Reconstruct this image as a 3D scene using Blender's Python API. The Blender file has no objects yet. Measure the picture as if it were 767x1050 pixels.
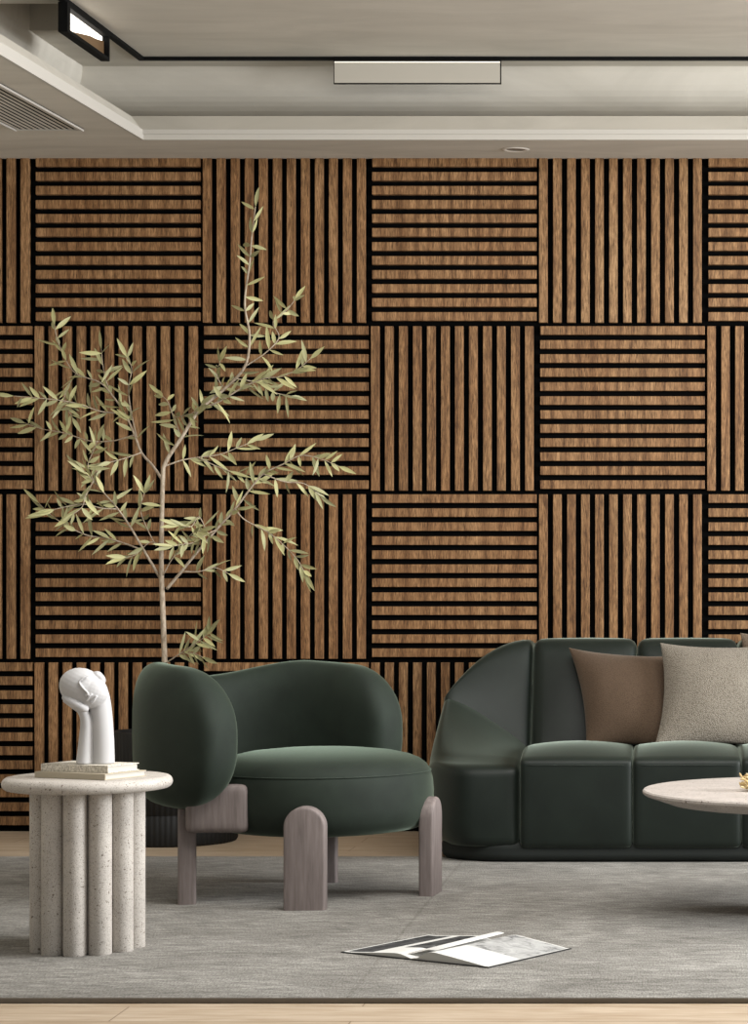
import bpy, bmesh, math, random
from mathutils import Vector, Matrix, noise

random.seed(7)
scene = bpy.context.scene
COL = scene.collection
R = math.radians

# ------------------------------------------------------------------ camera
F, CX, CY, CAM_H, WALL_D = 1800.0, 665.0, 655.0, 0.776, 7.2   # focal length in px of a 767x1050 frame
cam_data = bpy.data.cameras.new('camera')
cam = bpy.data.objects.new('camera', cam_data)
COL.objects.link(cam)
cam.location = (0, -WALL_D, CAM_H)
cam.rotation_euler = (R(90), 0, 0)
cam_data.sensor_fit = 'HORIZONTAL'
cam_data.sensor_width = 36.0
cam_data.lens = F / 767.0 * 36.0
cam_data.shift_x = (383.5 - CX) / 767.0
cam_data.shift_y = (CY - 525.0) / 767.0
cam_data.clip_end = 100
scene.camera = cam


def pt(px, py, d):
    """a place in the room, read off the photograph at distance d from the camera"""
    return Vector(((px - CX) * d / F, d - WALL_D, CAM_H - (py - CY) * d / F))


def pos(x, d, z):
    return Vector((x, d - WALL_D, z))


# ------------------------------------------------------------------ materials
def lin(c):
    return tuple(((v / 255) / 12.92 if v / 255 <= 0.04045 else ((v / 255 + 0.055) / 1.055) ** 2.4) for v in c) + (1,)


def mat(name, rgb=(128, 128, 128), rough=0.6, **kw):
    m = bpy.data.materials.new(name)
    m.use_nodes = True
    b = m.node_tree.nodes['Principled BSDF']
    b.inputs['Base Color'].default_value = lin(rgb)
    b.inputs['Roughness'].default_value = rough
    b.inputs['Specular IOR Level'].default_value = kw.get('spec', 0.35)
    if 'sheen' in kw:
        b.inputs['Sheen Weight'].default_value = kw['sheen']
        b.inputs['Sheen Roughness'].default_value = kw.get('sheen_rough', 0.4)
        b.inputs['Sheen Tint'].default_value = lin(kw.get('tint', (200, 215, 200)))
    if 'emit' in kw:
        b.inputs['Emission Color'].default_value = lin(kw.get('emit_rgb', (255, 240, 220)))
        b.inputs['Emission Strength'].default_value = kw['emit']
    return m


class NT:
    """small helper to wire nodes"""
    def __init__(self, m):
        self.t = m.node_tree
        self.b = self.t.nodes['Principled BSDF']

    def n(self, typ, **kw):
        nd = self.t.nodes.new(typ)
        for k, v in kw.items():
            if k.startswith('i_'):
                nd.inputs[k[2:].replace('_', ' ')].default_value = v
            else:
                setattr(nd, k, v)
        return nd

    def l(self, a, b):
        self.t.links.new(a, b)

    def ramp(self, fac, stops):
        r = self.n('ShaderNodeValToRGB')
        e = r.color_ramp.elements
        while len(e) < len(stops):
            e.new(0.5)
        for k, (p, c) in enumerate(stops):
            e[k].position = p
            e[k].color = c if len(c) == 4 else lin(c)
        self.l(fac, r.inputs[0])
        return r.outputs[0]

    def mixc(self, fac, a, b, blend='MIX'):
        m = self.n('ShaderNodeMix', data_type='RGBA', blend_type=blend)
        for sock, v in ((0, fac), (6, a), (7, b)):
            if hasattr(v, 'is_linked') or hasattr(v, 'links'):
                self.l(v, m.inputs[sock])
            else:
                m.inputs[sock].default_value = v
        return m.outputs[2]

    def noise(self, vec, scale, detail=4, rough=0.55, dist=0.0):
        x = self.n('ShaderNodeTexNoise')
        x.inputs['Scale'].default_value = scale
        x.inputs['Detail'].default_value = detail
        x.inputs['Roughness'].default_value = rough
        x.inputs['Distortion'].default_value = dist
        self.l(vec, x.inputs['Vector'])
        return x.outputs['Fac']

    def scaled(self, vec, s):
        v = self.n('ShaderNodeVectorMath', operation='MULTIPLY')
        self.l(vec, v.inputs[0])
        v.inputs[1].default_value = s
        return v.outputs[0]

    def bump(self, h, strength, dist=0.01):
        b = self.n('ShaderNodeBump')
        b.inputs['Strength'].default_value = strength
        b.inputs['Distance'].default_value = dist
        self.l(h, b.inputs['Height'])
        self.l(b.outputs[0], self.b.inputs['Normal'])


def position(nt):
    return nt.n('ShaderNodeNewGeometry').outputs['Position']


# walnut veneer of the slats: grain runs up the wall on every panel, figure differs from panel to panel
M_WOOD = mat('walnut_veneer', rough=0.55, spec=0.25)
nt = NT(M_WOOD)
P = position(nt)
oi = nt.n('ShaderNodeObjectInfo')
sh = nt.n('ShaderNodeVectorMath', operation='SCALE')
sh.inputs[0].default_value = (37.0, 5.0, 23.0)
nt.l(oi.outputs['Random'], sh.inputs['Scale'])
ad = nt.n('ShaderNodeVectorMath', operation='ADD')
nt.l(P, ad.inputs[0]); nt.l(sh.outputs[0], ad.inputs[1])
Q = ad.outputs[0]
fine = nt.noise(nt.scaled(Q, (1, 1, 0.10)), 230, 6, 0.7, 0.4)
warp = nt.noise(nt.scaled(Q, (1, 1, 0.30)), 5.0, 3, 0.5)
wv = nt.n('ShaderNodeTexWave', wave_type='BANDS', bands_direction='X')
wv.inputs['Scale'].default_value = 5.5
wv.inputs['Distortion'].default_value = 16.0
wv.inputs['Detail'].default_value = 3.0
wv.inputs['Detail Scale'].default_value = 0.55
nt.l(nt.scaled(Q, (1, 1, 0.22)), wv.inputs['Vector'])
c1 = nt.ramp(fine, [(0.34, (80, 59, 39)), (0.50, (139, 111, 81)), (0.66, (182, 150, 115))])
fig = nt.ramp(wv.outputs['Fac'], [(0.0, (158, 138, 116)), (0.25, (216, 208, 198)), (1.0, (255, 254, 250))])
c2 = nt.mixc(0.62, c1, fig, 'MULTIPLY')
tone = nt.ramp(warp, [(0.3, (226, 210, 192)), (0.7, (255, 252, 246))])
c3 = nt.mixc(0.75, c2, tone, 'MULTIPLY')
pan = nt.ramp(oi.outputs['Random'], [(0.0, (232, 224, 214)), (0.5, (255, 246, 238)), (1.0, (255, 252, 248))])
c4 = nt.mixc(1.0, c3, pan, 'MULTIPLY')
nt.l(c4, nt.b.inputs['Base Color'])
nt.bump(fine, 0.15, 0.002)

M_FELT = mat('black_felt', (4, 4, 4), 0.95, spec=0.05)
M_BLACK = mat('black_metal', (7, 7, 7), 0.7, spec=0.15)

# painted plaster
M_PLASTER = mat('warm_grey_plaster', (186, 180, 166), 0.8, spec=0.2)
nt = NT(M_PLASTER)
P = position(nt)
a = nt.noise(nt.scaled(P, (0.7, 2.4, 1.5)), 2.6, 6, 0.6, 0.8)
nt.l(nt.ramp(a, [(0.3, (190, 185, 174)), (0.7, (206, 201, 190))]), nt.b.inputs['Base Color'])
nt.bump(a, 0.04, 0.01)
M_PAINT = mat('pale_paint', (184, 180, 172), 0.7, spec=0.2)

# oak floor: planks along the wall
M_OAK = mat('pale_oak_floor', rough=0.5, spec=0.3)
nt = NT(M_OAK)
P = position(nt)
br = nt.n('ShaderNodeTexBrick')
br.offset = 0.37
br.inputs['Scale'].default_value = 1.0
br.inputs['Mortar Size'].default_value = 0.0016
br.inputs['Mortar Smooth'].default_value = 0.1
br.inputs['Brick Width'].default_value = 1.35
br.inputs['Row Height'].default_value = 0.145
br.inputs['Color1'].default_value = lin((186, 172, 154))
br.inputs['Color2'].default_value = lin((176, 161, 141))
br.inputs['Mortar'].default_value = lin((128, 112, 94))
mp = nt.n('ShaderNodeVectorMath', operation='ADD')
nt.l(P, mp.inputs[0]); mp.inputs[1].default_value = (0.614, 0.10, 0)
nt.l(mp.outputs[0], br.inputs['Vector'])
g = nt.noise(nt.scaled(P, (0.10, 1, 1)), 60, 5, 0.6, 0.4)
gc = nt.ramp(g, [(0.3, (205, 190, 172)), (0.65, (255, 252, 248))])
nt.l(nt.mixc(0.8, br.outputs['Color'], gc, 'MULTIPLY'), nt.b.inputs['Base Color'])

# hand-woven rug
M_RUG = mat('grey_woven_rug', rough=0.95, spec=0.05, sheen=0.15, tint=(220, 216, 208))
nt = NT(M_RUG)
P = position(nt)
st = nt.noise(nt.scaled(P, (0.30, 1, 1)), 42, 5, 0.7, 0.5)
blot = nt.noise(nt.scaled(P, (0.6, 1, 1)), 4.5, 4, 0.6, 0.5)
thr = nt.noise(nt.scaled(P, (1, 0.25, 1)), 240, 2, 0.5)
ca = nt.ramp(st, [(0.28, (106, 104, 101)), (0.5, (142, 140, 136)), (0.72, (172, 170, 166))])
cb = nt.ramp(blot, [(0.3, (190, 187, 182)), (0.7, (255, 254, 251))])
cc = nt.ramp(thr, [(0.3, (170, 168, 164)), (0.65, (255, 255, 255))])
x1 = nt.mixc(0.8, ca, cb, 'MULTIPLY')
x2 = nt.mixc(0.7, x1, cc, 'MULTIPLY')
# the woven fold lines that run from front to back
sxr = nt.n('ShaderNodeSeparateXYZ'); nt.l(P, sxr.inputs[0])
pp = nt.n('ShaderNodeMath', operation='PINGPONG'); pp.inputs[1].default_value = 0.62
sb = nt.n('ShaderNodeMath', operation='ADD'); nt.l(sxr.outputs[0], sb.inputs[0]); sb.inputs[1].default_value = 0.645
wn = nt.n('ShaderNodeMath', operation='MULTIPLY_ADD'); nt.l(nt.noise(P, 30, 3), wn.inputs[0]); wn.inputs[1].default_value = 0.012; nt.l(sb.outputs[0], wn.inputs[2])
nt.l(wn.outputs[0], pp.inputs[0])
fold = nt.ramp(pp.outputs[0], [(0.0, (176, 172, 166)), (0.007, (255, 255, 255)), (1.0, (255, 255, 255))])
x3 = nt.mixc(0.4, x2, fold, 'MULTIPLY')
nt.l(x3, nt.b.inputs['Base Color'])
nt.bump(thr, 0.5, 0.004)
M_RUGEDGE = mat('dark_rug_edge', (112, 105, 96), 0.95, spec=0.05)


def velvet(name, base, sheen, tint):
    m = mat(name, base, 0.75, spec=0.25, sheen=sheen, sheen_rough=0.34, tint=tint)
    n = NT(m)
    p = position(n)
    w = n.noise(p, 9, 4, 0.6, 0.4)
    lo = tuple(int(v * 0.86) for v in base)
    hi = tuple(int(v * 1.12) for v in base)
    n.l(n.ramp(w, [(0.3, lo), (0.7, hi)]), n.b.inputs['Base Color'])
    f = n.noise(p, 420, 2, 0.5)
    n.bump(f, 0.12, 0.002)
    return m


M_VELVET = velvet('forest_green_velvet', (29, 37, 30), 0.62, (168, 186, 166))
M_LEATHER = velvet('dark_green_upholstery', (22, 28, 24), 0.62, (190, 204, 188))
M_LEATHER.node_tree.nodes['Principled BSDF'].inputs['Roughness'].default_value = 0.5
M_PLINTH = mat('black_green_plinth', (20, 25, 22), 0.7)

M_ASH = mat('grey_washed_wood', rough=0.6, spec=0.25)
nt = NT(M_ASH)
tc = nt.n('ShaderNodeTexCoord').outputs['Object']
g = nt.noise(nt.scaled(tc, (1, 1, 0.08)), 90, 4, 0.6, 0.3)
nt.l(nt.ramp(g, [(0.3, (102, 93, 90)), (0.7, (126, 116, 113))]), nt.b.inputs['Base Color'])


def stone(name, base, pit, pit_lo, pit_scale, big=False):
    m = mat(name, base, 0.55, spec=0.3)
    n = NT(m)
    p = position(n)
    v = n.noise(p, pit_scale, 3, 0.6, 0.2)
    w = n.noise(p, 14, 4, 0.6)
    c = n.ramp(w, [(0.3, tuple(int(q * 0.92) for q in base)), (0.7, base)])
    k = n.ramp(v, [(pit_lo - 0.03, (0, 0, 0)), (pit_lo + 0.03, (255, 255, 255))])
    cc = n.mixc(k, lin(pit), c)
    s = n.noise(p, 420, 2, 0.6)
    sp = n.ramp(s, [(0.33, (150, 138, 124)), (0.46, (255, 255, 255))])
    n.l(n.mixc(0.7, cc, sp, 'MULTIPLY'), n.b.inputs['Base Color'])
    n.bump(v, 0.25, 0.004)
    return m


M_TRAV = stone('speckled_travertine', (196, 190, 182), (112, 101, 90), 0.345, 150)
M_TRAV2 = stone('pitted_travertine', (180, 172, 166), (76, 62, 54), 0.345, 95)
M_GYPSUM = mat('matt_white_ceramic', (186, 185, 185), 0.7, spec=0.25)
M_PAGES = mat('cream_pages', (188, 186, 179), 0.9, spec=0.1)
M_COVER1 = mat('linen_grey_cover', rough=0.85, spec=0.15)
nt = NT(M_COVER1)
a = nt.noise(position(nt), 210, 3, 0.6)
nt.l(nt.ramp(a, [(0.35, (168, 161, 148)), (0.62, (226, 220, 208))]), nt.b.inputs['Base Color'])
M_COVER2 = mat('sand_cover', (178, 168, 149), 0.8, spec=0.15)

M_POT = mat('charcoal_ribbed_ceramic', (21, 21, 20), 0.65, spec=0.3)
M_SOIL = mat('dark_soil', (46, 36, 28), 1.0, spec=0.05)
nt = NT(M_SOIL)
a = nt.noise(position(nt), 80, 4, 0.7)
nt.l(nt.ramp(a, [(0.3, (30, 24, 18)), (0.7, (66, 52, 40))]), nt.b.inputs['Base Color'])
nt.bump(a, 0.8, 0.02)
M_BARK = mat('pale_olive_bark', rough=0.85, spec=0.1)
nt = NT(M_BARK)
a = nt.noise(nt.scaled(position(nt), (1, 1, 0.3)), 120, 4, 0.7)
nt.l(nt.ramp(a, [(0.3, (128, 112, 94)), (0.7, (198, 184, 164))]), nt.b.inputs['Base Color'])
M_LEAF = mat('olive_leaf', rough=0.5, spec=0.35)
nt = NT(M_LEAF)
geo = nt.n('ShaderNodeNewGeometry')
lc = nt.ramp(geo.outputs['Random Per Island'], [(0.0, (52, 56, 28)), (0.3, (84, 86, 44)), (0.65, (128, 126, 70)), (1.0, (172, 168, 106))])
under = nt.mixc(geo.outputs['Backfacing'], lc, nt.mixc(0.5, lc, lin((200, 196, 150))))
nt.l(under, nt.b.inputs['Base Color'])


def fabric(name, lo, hi, scale, bump, rough=0.95):
    m = mat(name, hi, rough, spec=0.1, sheen=0.25, tint=(235, 225, 210))
    n = NT(m)
    p = n.n('ShaderNodeTexCoord').outputs['Object']
    v = n.n('ShaderNodeTexVoronoi')
    v.inputs['Scale'].default_value = scale
    n.l(p, v.inputs['Vector'])
    n.l(n.ramp(v.outputs['Distance'], [(0.0, hi), (0.75, lo)]), n.b.inputs['Base Color'])
    n.bump(v.outputs['Distance'], bump, -0.004)
    return m


M_BOUCLE = fabric('oatmeal_boucle', (104, 97, 87), (146, 139, 127), 260, 0.7)
M_BROWN = fabric('taupe_brown_velvet', (78, 64, 52), (96, 80, 66), 260, 0.2)
M_TAUPE = fabric('dark_taupe_fabric', (92, 80, 68), (116, 102, 88), 240, 0.3)
M_STRAW = mat('golden_dried_straw', rough=0.8, spec=0.15)
nt = NT(M_STRAW)
geo = nt.n('ShaderNodeNewGeometry')
nt.l(nt.ramp(geo.outputs['Random Per Island'], [(0.0, (176, 146, 98)), (0.5, (206, 182, 134)), (1.0, (222, 206, 166))]), nt.b.inputs['Base Color'])
M_BOWL = mat('cream_bowl_glaze', (214, 204, 188), 0.5)

M_GLOW = mat('lamp_diffuser', (255, 250, 240), 0.4, emit=2.2, emit_rgb=(255, 246, 232))
M_BRONZE = mat('bronze_reflector', (150, 120, 88), 0.35)
M_BRONZE.node_tree.nodes['Principled BSDF'].inputs['Metallic'].default_value = 0.6
M_PANEL = mat('lamp_front_panel', (180, 175, 164), 0.6)


# ------------------------------------------------------------------ object helpers
def obj(name, bm, material, parent=None, smooth=None, recalc=True):
    if recalc:
        bmesh.ops.recalc_face_normals(bm, faces=bm.faces[:])
    me = bpy.data.meshes.new(name)
    bm.to_mesh(me)
    bm.free()
    mats = material if isinstance(material, (list, tuple)) else [material]
    for m in mats:
        me.materials.append(m)
    if smooth is not None:
        for p in me.polygons:
            p.use_smooth = True
        if smooth < 180:
            me.set_sharp_from_angle(angle=R(smooth))
    o = bpy.data.objects.new(name, me)
    COL.objects.link(o)
    if parent is not None:
        o.parent = parent
        o.matrix_parent_inverse = Matrix.Translation(-parent.location) if parent.type == 'EMPTY' and tuple(parent.rotation_euler) == (0, 0, 0) else Matrix()
    return o


def thing(name, label, cat, loc=(0, 0, 0), group=None):
    o = bpy.data.objects.new(name, None)
    o.empty_display_size = 0.1
    COL.objects.link(o)
    o.location = loc
    return tag(o, label, cat, group)


def tag(o, label, cat, group=None):
    o['label'] = label
    o['category'] = cat
    if group:
        o['group'] = group
    return o


def struct(o, label=None):
    o['kind'] = 'structure'
    if label:
        o['label'] = label
    return o


def add_box(bm, x0, x1, y0, y1, z0, z1, bevel=0.0, mi=0):
    r = bmesh.ops.create_cube(bm, size=1.0)
    vs = r['verts']
    for v in vs:
        v.co = Vector(((x0 + x1) / 2 + v.co.x * (x1 - x0), (y0 + y1) / 2 + v.co.y * (y1 - y0), (z0 + z1) / 2 + v.co.z * (z1 - z0)))
    fs = {f for v in vs for f in v.link_faces}
    for f in fs:
        f.material_index = mi
    if bevel:
        es = list({e for v in vs for e in v.link_edges})
        bmesh.ops.bevel(bm, geom=es, offset=bevel, segments=2, affect='EDGES', profile=0.5)
    return vs


def soft_box(bm, x0, x1, y0, y1, z0, z1, r, cuts=14, puff=(0, 0, 0), deform=None):
    """a box with rounded edges, swollen faces and an optional bend"""
    tmp = bmesh.new()
    bmesh.ops.create_cube(tmp, size=2.0)
    bmesh.ops.subdivide_edges(tmp, edges=tmp.edges[:], cuts=cuts, use_grid_fill=True)
    h = Vector(((x1 - x0) / 2, (y1 - y0) / 2, (z1 - z0) / 2))
    c = Vector(((x0 + x1) / 2, (y0 + y1) / 2, (z0 + z1) / 2))
    for v in tmp.verts:
        p = v.co.copy()
        q = Vector()
        for k in range(3):
            rr = r / h[k]
            t = p[k]
            # crowd the grid lines into the rounded edge
            q[k] = math.copysign(1 - (1 - abs(t)) ** 1.35 if abs(t) < 1 else 1, t) * h[k]
        inner = Vector([max(-(h[k] - r), min(h[k] - r, q[k])) for k in range(3)])
        dv = q - inner
        if dv.length > 1e-9:
            q = inner + dv.normalized() * r
        n = Vector([q[k] / h[k] for k in range(3)])
        for k in range(3):
            a_, b_ = [n[j] for j in range(3) if j != k]
            q[k] += puff[k] * n[k] * max(0, 1 - a_ * a_) * max(0, 1 - b_ * b_)
        q += c
        v.co = deform(q) if deform else q
    m = bpy.data.meshes.new('tmp')
    tmp.to_mesh(m)
    tmp.free()
    bm.from_mesh(m)
    bpy.data.meshes.remove(m)


def add_tube(bm, pts, radii, seg=8, cap=True):
    pts = [Vector(p) for p in pts]
    if not hasattr(radii, '__len__'):
        radii = [radii] * len(pts)
    rings = []
    up = None
    for i, p in enumerate(pts):
        t = (pts[min(i + 1, len(pts) - 1)] - pts[max(i - 1, 0)]).normalized()
        if up is None:
            up = Vector((0, 0, 1)) if abs(t.z) < 0.9 else Vector((1, 0, 0))
        s = t.cross(up).normalized()
        up = s.cross(t).normalized()
        rings.append([bm.verts.new(p + (s * math.cos(2 * math.pi * k / seg) + up * math.sin(2 * math.pi * k / seg)) * radii[i]) for k in range(seg)])
    for a_, b_ in zip(rings, rings[1:]):
        for k in range(seg):
            bm.faces.new((a_[k], a_[(k + 1) % seg], b_[(k + 1) % seg], b_[k]))
    if cap:
        bm.faces.new(rings[0][::-1])
        bm.faces.new(rings[-1])
    return rings


def smooth_path(ctrl, n=6):
    """Catmull-Rom through the control points"""
    c = [Vector(p) for p in ctrl]
    c = [c[0] * 2 - c[1]] + c + [c[-1] * 2 - c[-2]]
    out = []
    for i in range(1, len(c) - 2):
        for k in range(n):
            t = k / n
            a_, b_, d_, e_ = c[i - 1], c[i], c[i + 1], c[i + 2]
            out.append(0.5 * ((2 * b_) + (d_ - a_) * t + (2 * a_ - 5 * b_ + 4 * d_ - e_) * t * t + (3 * b_ - a_ - 3 * d_ + e_) * t ** 3))
    out.append(c[-2])
    return out


def add_lathe(bm, prof, cx, cy, seg=48, wob=None):
    """prof: (radius, z) from bottom axis to top axis"""
    rings = []
    for r_, z_ in prof:
        if r_ < 1e-6:
            rings.append([bm.verts.new((cx, cy, z_))])
        else:
            ring = []
            for k in range(seg):
                an = 2 * math.pi * k / seg
                rr = r_ * (wob(an, z_) if wob else 1)
                ring.append(bm.verts.new((cx + rr * math.cos(an), cy + rr * math.sin(an), z_)))
            rings.append(ring)
    for a_, b_ in zip(rings, rings[1:]):
        if len(a_) == 1 and len(b_) == 1:
            continue
        for k in range(seg):
            k2 = (k + 1) % seg
            if len(a_) == 1:
                bm.faces.new((a_[0], b_[k2], b_[k]))
            elif len(b_) == 1:
                bm.faces.new((a_[k], a_[k2], b_[0]))
            else:
                bm.faces.new((a_[k], a_[k2], b_[k2], b_[k]))


def add_prism(bm, poly, axis_a, axis_b, origin, ext):
    """poly in 2D, laid on axis_a/axis_b from origin, pushed along ext"""
    a_, b_, e_ = Vector(axis_a), Vector(axis_b), Vector(ext)
    o_ = Vector(origin)
    lo = [bm.verts.new(o_ + a_ * u + b_ * w) for u, w in poly]
    hi = [bm.verts.new(v.co + e_) for v in lo]
    bm.faces.new(lo[::-1])
    bm.faces.new(hi)
    n = len(poly)
    for k in range(n):
        bm.faces.new((lo[k], lo[(k + 1) % n], hi[(k + 1) % n], hi[k]))


def quad(bm, a_, b_, c_, d_):
    return bm.faces.new([bm.verts.new(p) for p in (a_, b_, c_, d_)])


# ------------------------------------------------------------------ the room
FLOOR_Z = -0.013
PAN = 0.688
X_L, X_R = -3.204, 2.30
WALL_TOP = 2.744

bm = bmesh.new()
add_box(bm, X_L - 0.1, X_R + 0.6, -4.6, 0.1, FLOOR_Z - 0.1, FLOOR_Z)
struct(obj('floor', bm, M_OAK), 'pale oak plank floor')

bm = bmesh.new()
add_box(bm, X_L - 0.1, X_R, 0.0, 0.1, FLOOR_Z, WALL_TOP + 0.35)
wall = struct(obj('wall_back', bm, M_FELT), 'black felt wall behind the wooden slat panels')

bm = bmesh.new()
add_box(bm, X_L - 0.1, X_L, -4.6, 0.0, FLOOR_Z, WALL_TOP + 0.3)
struct(obj('wall_left', bm, M_PLASTER), 'warm grey plaster wall')

PITCH = PAN / 12
SLAT_W = 0.0350


def panel_mesh(horizontal):
    b = bmesh.new()
    for k in range(12):
        if horizontal:
            z1 = PAN - k * PITCH - 0.001
            add_box(b, 0.009, PAN - 0.006, -0.02, 0.0, z1 - SLAT_W, z1, 0.0015)
        else:
            x0 = 0.004 + k * PITCH
            add_box(b, x0, x0 + SLAT_W, -0.02, 0.0, 0.014, PAN - 0.001, 0.0015)
    return b


first = {}
for k in range(-1, 7):
    for row in range(4):
        hor = (k + row) % 2 == 0
        loc = Vector((-2.516 + PAN * k, 0.0, WALL_TOP - PAN * (row + 1)))
        if hor not in first:
            o = obj('slat_panel', panel_mesh(hor), M_WOOD)
            first[hor] = o
        else:
            o = first[hor].copy()
            COL.objects.link(o)
        o.parent = wall
        o.location = loc
        o['label'] = 'walnut panel of horizontal slats' if hor else 'walnut panel of vertical slats'

# --- ceiling: it rises gently towards the slatted wall
RISE = 0.1128


def cl(x, d, h):
    return Vector((x, d - WALL_D, CAM_H + h + RISE * d))


D0 = 2.9
bm = bmesh.new()
CH = 1.494
xs = [-2.252, -2.0, X_R]
ds = [D0, 6.0, 6.39, 7.0]
for i in range(2):
    for j in range(3):
        if (i, j) == (0, 1):
            continue
        quad(bm, cl(xs[i], ds[j], CH), cl(xs[i + 1], ds[j], CH), cl(xs[i + 1], ds[j + 1], CH), cl(xs[i], ds[j + 1], CH))
u = CH + 0.10  # hollow shaped in to give the ceiling a band of shadow
quad(bm, cl(xs[0], 6.0, u), cl(xs[1], 6.0, u), cl(xs[1], 6.39, u), cl(xs[0], 6.39, u))
for a_, b_ in (((xs[0], 6.0), (xs[1], 6.0)), ((xs[1], 6.0), (xs[1], 6.39)), ((xs[1], 6.39), (xs[0], 6.39)), ((xs[0], 6.39), (xs[0], 6.0))):
    quad(bm, cl(*a_, CH), cl(*b_, CH), cl(*b_, u), cl(*a_, u))
bmesh.ops.remove_doubles(bm, verts=bm.verts[:], dist=1e-5)
struct(obj('ceiling', bm, M_PLASTER), 'warm grey plaster ceiling with a hollow added for a shadow band')


def lipped(name, prof, material):
    """a profile run along the left side and, mitred, along the back"""
    b = bmesh.new()
    st = []
    for stn in range(3):
        ring = []
        for ol, ob, h in prof:
            if stn == 0:
                ring.append(b.verts.new(cl(-1.939 - ol, D0, h)))
            elif stn == 1:
                ring.append(b.verts.new(cl(-1.939 - ol, 6.74 + ob, h)))
            else:
                ring.append(b.verts.new(cl(X_R, 6.74 + ob, h)))
        st.append(ring)
    n = len(prof)
    for a_, c_ in zip(st, st[1:]):
        for k in range(n):
            b.faces.new((a_[k], a_[(k + 1) % n], c_[(k + 1) % n], c_[k]))
    b.faces.new(st[0][::-1])
    b.faces.new(st[2])
    return obj(name, b, material)


OUT_L = -1.939 - X_L
struct(lipped('trim_1', [(0.012, 0.012, 1.156), (0.012, 0.012, 1.198), (0.065, 0.06, 1.258)] + [(0.489, 0.43, 1.20)] + [(0.319 + 0.17 * (1 - math.cos(a_)), 0.26 + 0.17 * (1 - math.cos(a_)), 1.494 - 0.188 * math.sin(a_)) for a_ in [math.pi / 2 * k / 12 for k in range(12, -1, -1)]] + [(0.319, 0.26, 1.66), (OUT_L, 0.459, 1.66), (OUT_L, 0.459, 1.156)], M_PLASTER),
       'dropped plaster ceiling border with a cove')
struct(lipped('trim_2', [(0, 0, 1.1555), (0, 0, 1.176), (0.005, 0.005, 1.178), (0.005, 0.005, 1.197), (0.0125, 0.0125, 1.198), (0.0125, 0.0125, 1.1555)], M_PAINT),
       'pale stepped moulding on the ceiling border')

# --- black lighting track, let into the ceiling
bm = bmesh.new()
tx, td, tw = -1.975, 6.837, 0.012
lo, hi = CH - 0.012, CH + 0.004
ring = []
for q in ((tx - tw, D0), (tx - tw, td + tw), (X_R, td + tw), (X_R, td - tw), (tx + tw, td - tw), (tx + tw, D0)):
    ring.append(q)
low = [bm.verts.new(cl(x, d, lo)) for x, d in ring]
top = [bm.verts.new(cl(x, d, hi)) for x, d in ring]
quads = [(0, 1, 4, 5), (1, 2, 3, 4)]
for qd in quads:
    bm.faces.new([low[i] for i in qd])
    bm.faces.new([top[i] for i in qd[::-1]])
for i in range(6):
    j = (i + 1) % 6
    bm.faces.new((low[i], low[j], top[j], top[i]))
tag(obj('light_track', bm, M_BLACK), 'thin black lighting track turning a corner on the grey ceiling', 'light track')


def cbox(b, x0, x1, d0, d1, h0, h1):
    vs = add_box(b, x0, x1, d0 - WALL_D, d1 - WALL_D, 0, 1)
    for v in vs:
        d = v.co.y + WALL_D
        hh = h0 if v.co.z < 0.5 else h1
        v.co = cl(v.co.x, d, hh)


# linear lamp on the track
lx0, lx1 = -1.222, -0.572
t = thing('linear_lamp', 'long flat grey lamp with black edges hanging from the ceiling track', 'lamp', cl((lx0 + lx1) / 2, 6.82, 1.385))
bm = bmesh.new()
cbox(bm, lx0, lx1, 6.811, 6.822, 1.385, CH - 0.012)
obj('housing', bm, M_BLACK, t)
bm = bmesh.new()
cbox(bm, lx0 + 0.004, lx1 - 0.004, 6.806, 6.811, 1.388, 1.466)
obj('front_panel', bm, M_PANEL, t)
bm = bmesh.new()
cbox(bm, lx0 + 0.004, lx1 - 0.004, 6.806, 6.811, 1.4661, 1.4705)
obj('spill_strip', bm, mat('spilled_light_glow', (255, 250, 240), 0.4, emit=0.5), t)  # glowing strip stands in for light spilled along the panel's top edge

# framed track lamp at the left
d0, d1, h0, h1 = 5.925, 6.39, 1.381, CH - 0.012
t = thing('track_lamp', 'black framed lamp with glowing white inside on the ceiling track', 'lamp', cl(tx, (d0 + d1) / 2, h0))
bm = bmesh.new()
xa, xb = tx - 0.018, tx + 0.014
cbox(bm, xa, xb, d0, d0 + 0.030, h0, h1)
cbox(bm, xa, xb, d1 - 0.012, d1, h0, h1)
cbox(bm, xa, xb, d0 + 0.03, d1 - 0.012, h0, h0 + 0.012)
cbox(bm, xa, xb, d0 + 0.03, d1 - 0.012, h1 - 0.014, h1)
cbox(bm, xa, xa + 0.003, d0 + 0.03, d1 - 0.012, h0 + 0.012, h1 - 0.014)
obj('frame', bm, M_BLACK, t)
bm = bmesh.new()
cbox(bm, xa + 0.004, xa + 0.008, d0 + 0.03, d1 - 0.012, h0 + 0.012, h1 - 0.014)
obj('diffuser', bm, M_GLOW, t)['label'] = 'glowing white diffuser'
bm = bmesh.new()
ha, hb = h0 + 0.012, h1 - 0.03
poly = [(d0 + 0.03, ha), (d1 - 0.012, ha), (d1 - 0.012, hb), (d1 - 0.10, hb - 0.012), (d1 - 0.17, ha + 0.042)]
f0 = [bm.verts.new(cl(xa + 0.009, d, h)) for d, h in poly]
f1 = [bm.verts.new(cl(xa + 0.014, d, h)) for d, h in poly]
bm.faces.new(f0[::-1]); bm.faces.new(f1)
for i in range(5):
    bm.faces.new((f0[i], f0[(i + 1) % 5], f1[(i + 1) % 5], f1[i]))
obj('reflector', bm, M_BRONZE, t)['label'] = 'bronze reflector'

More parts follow.
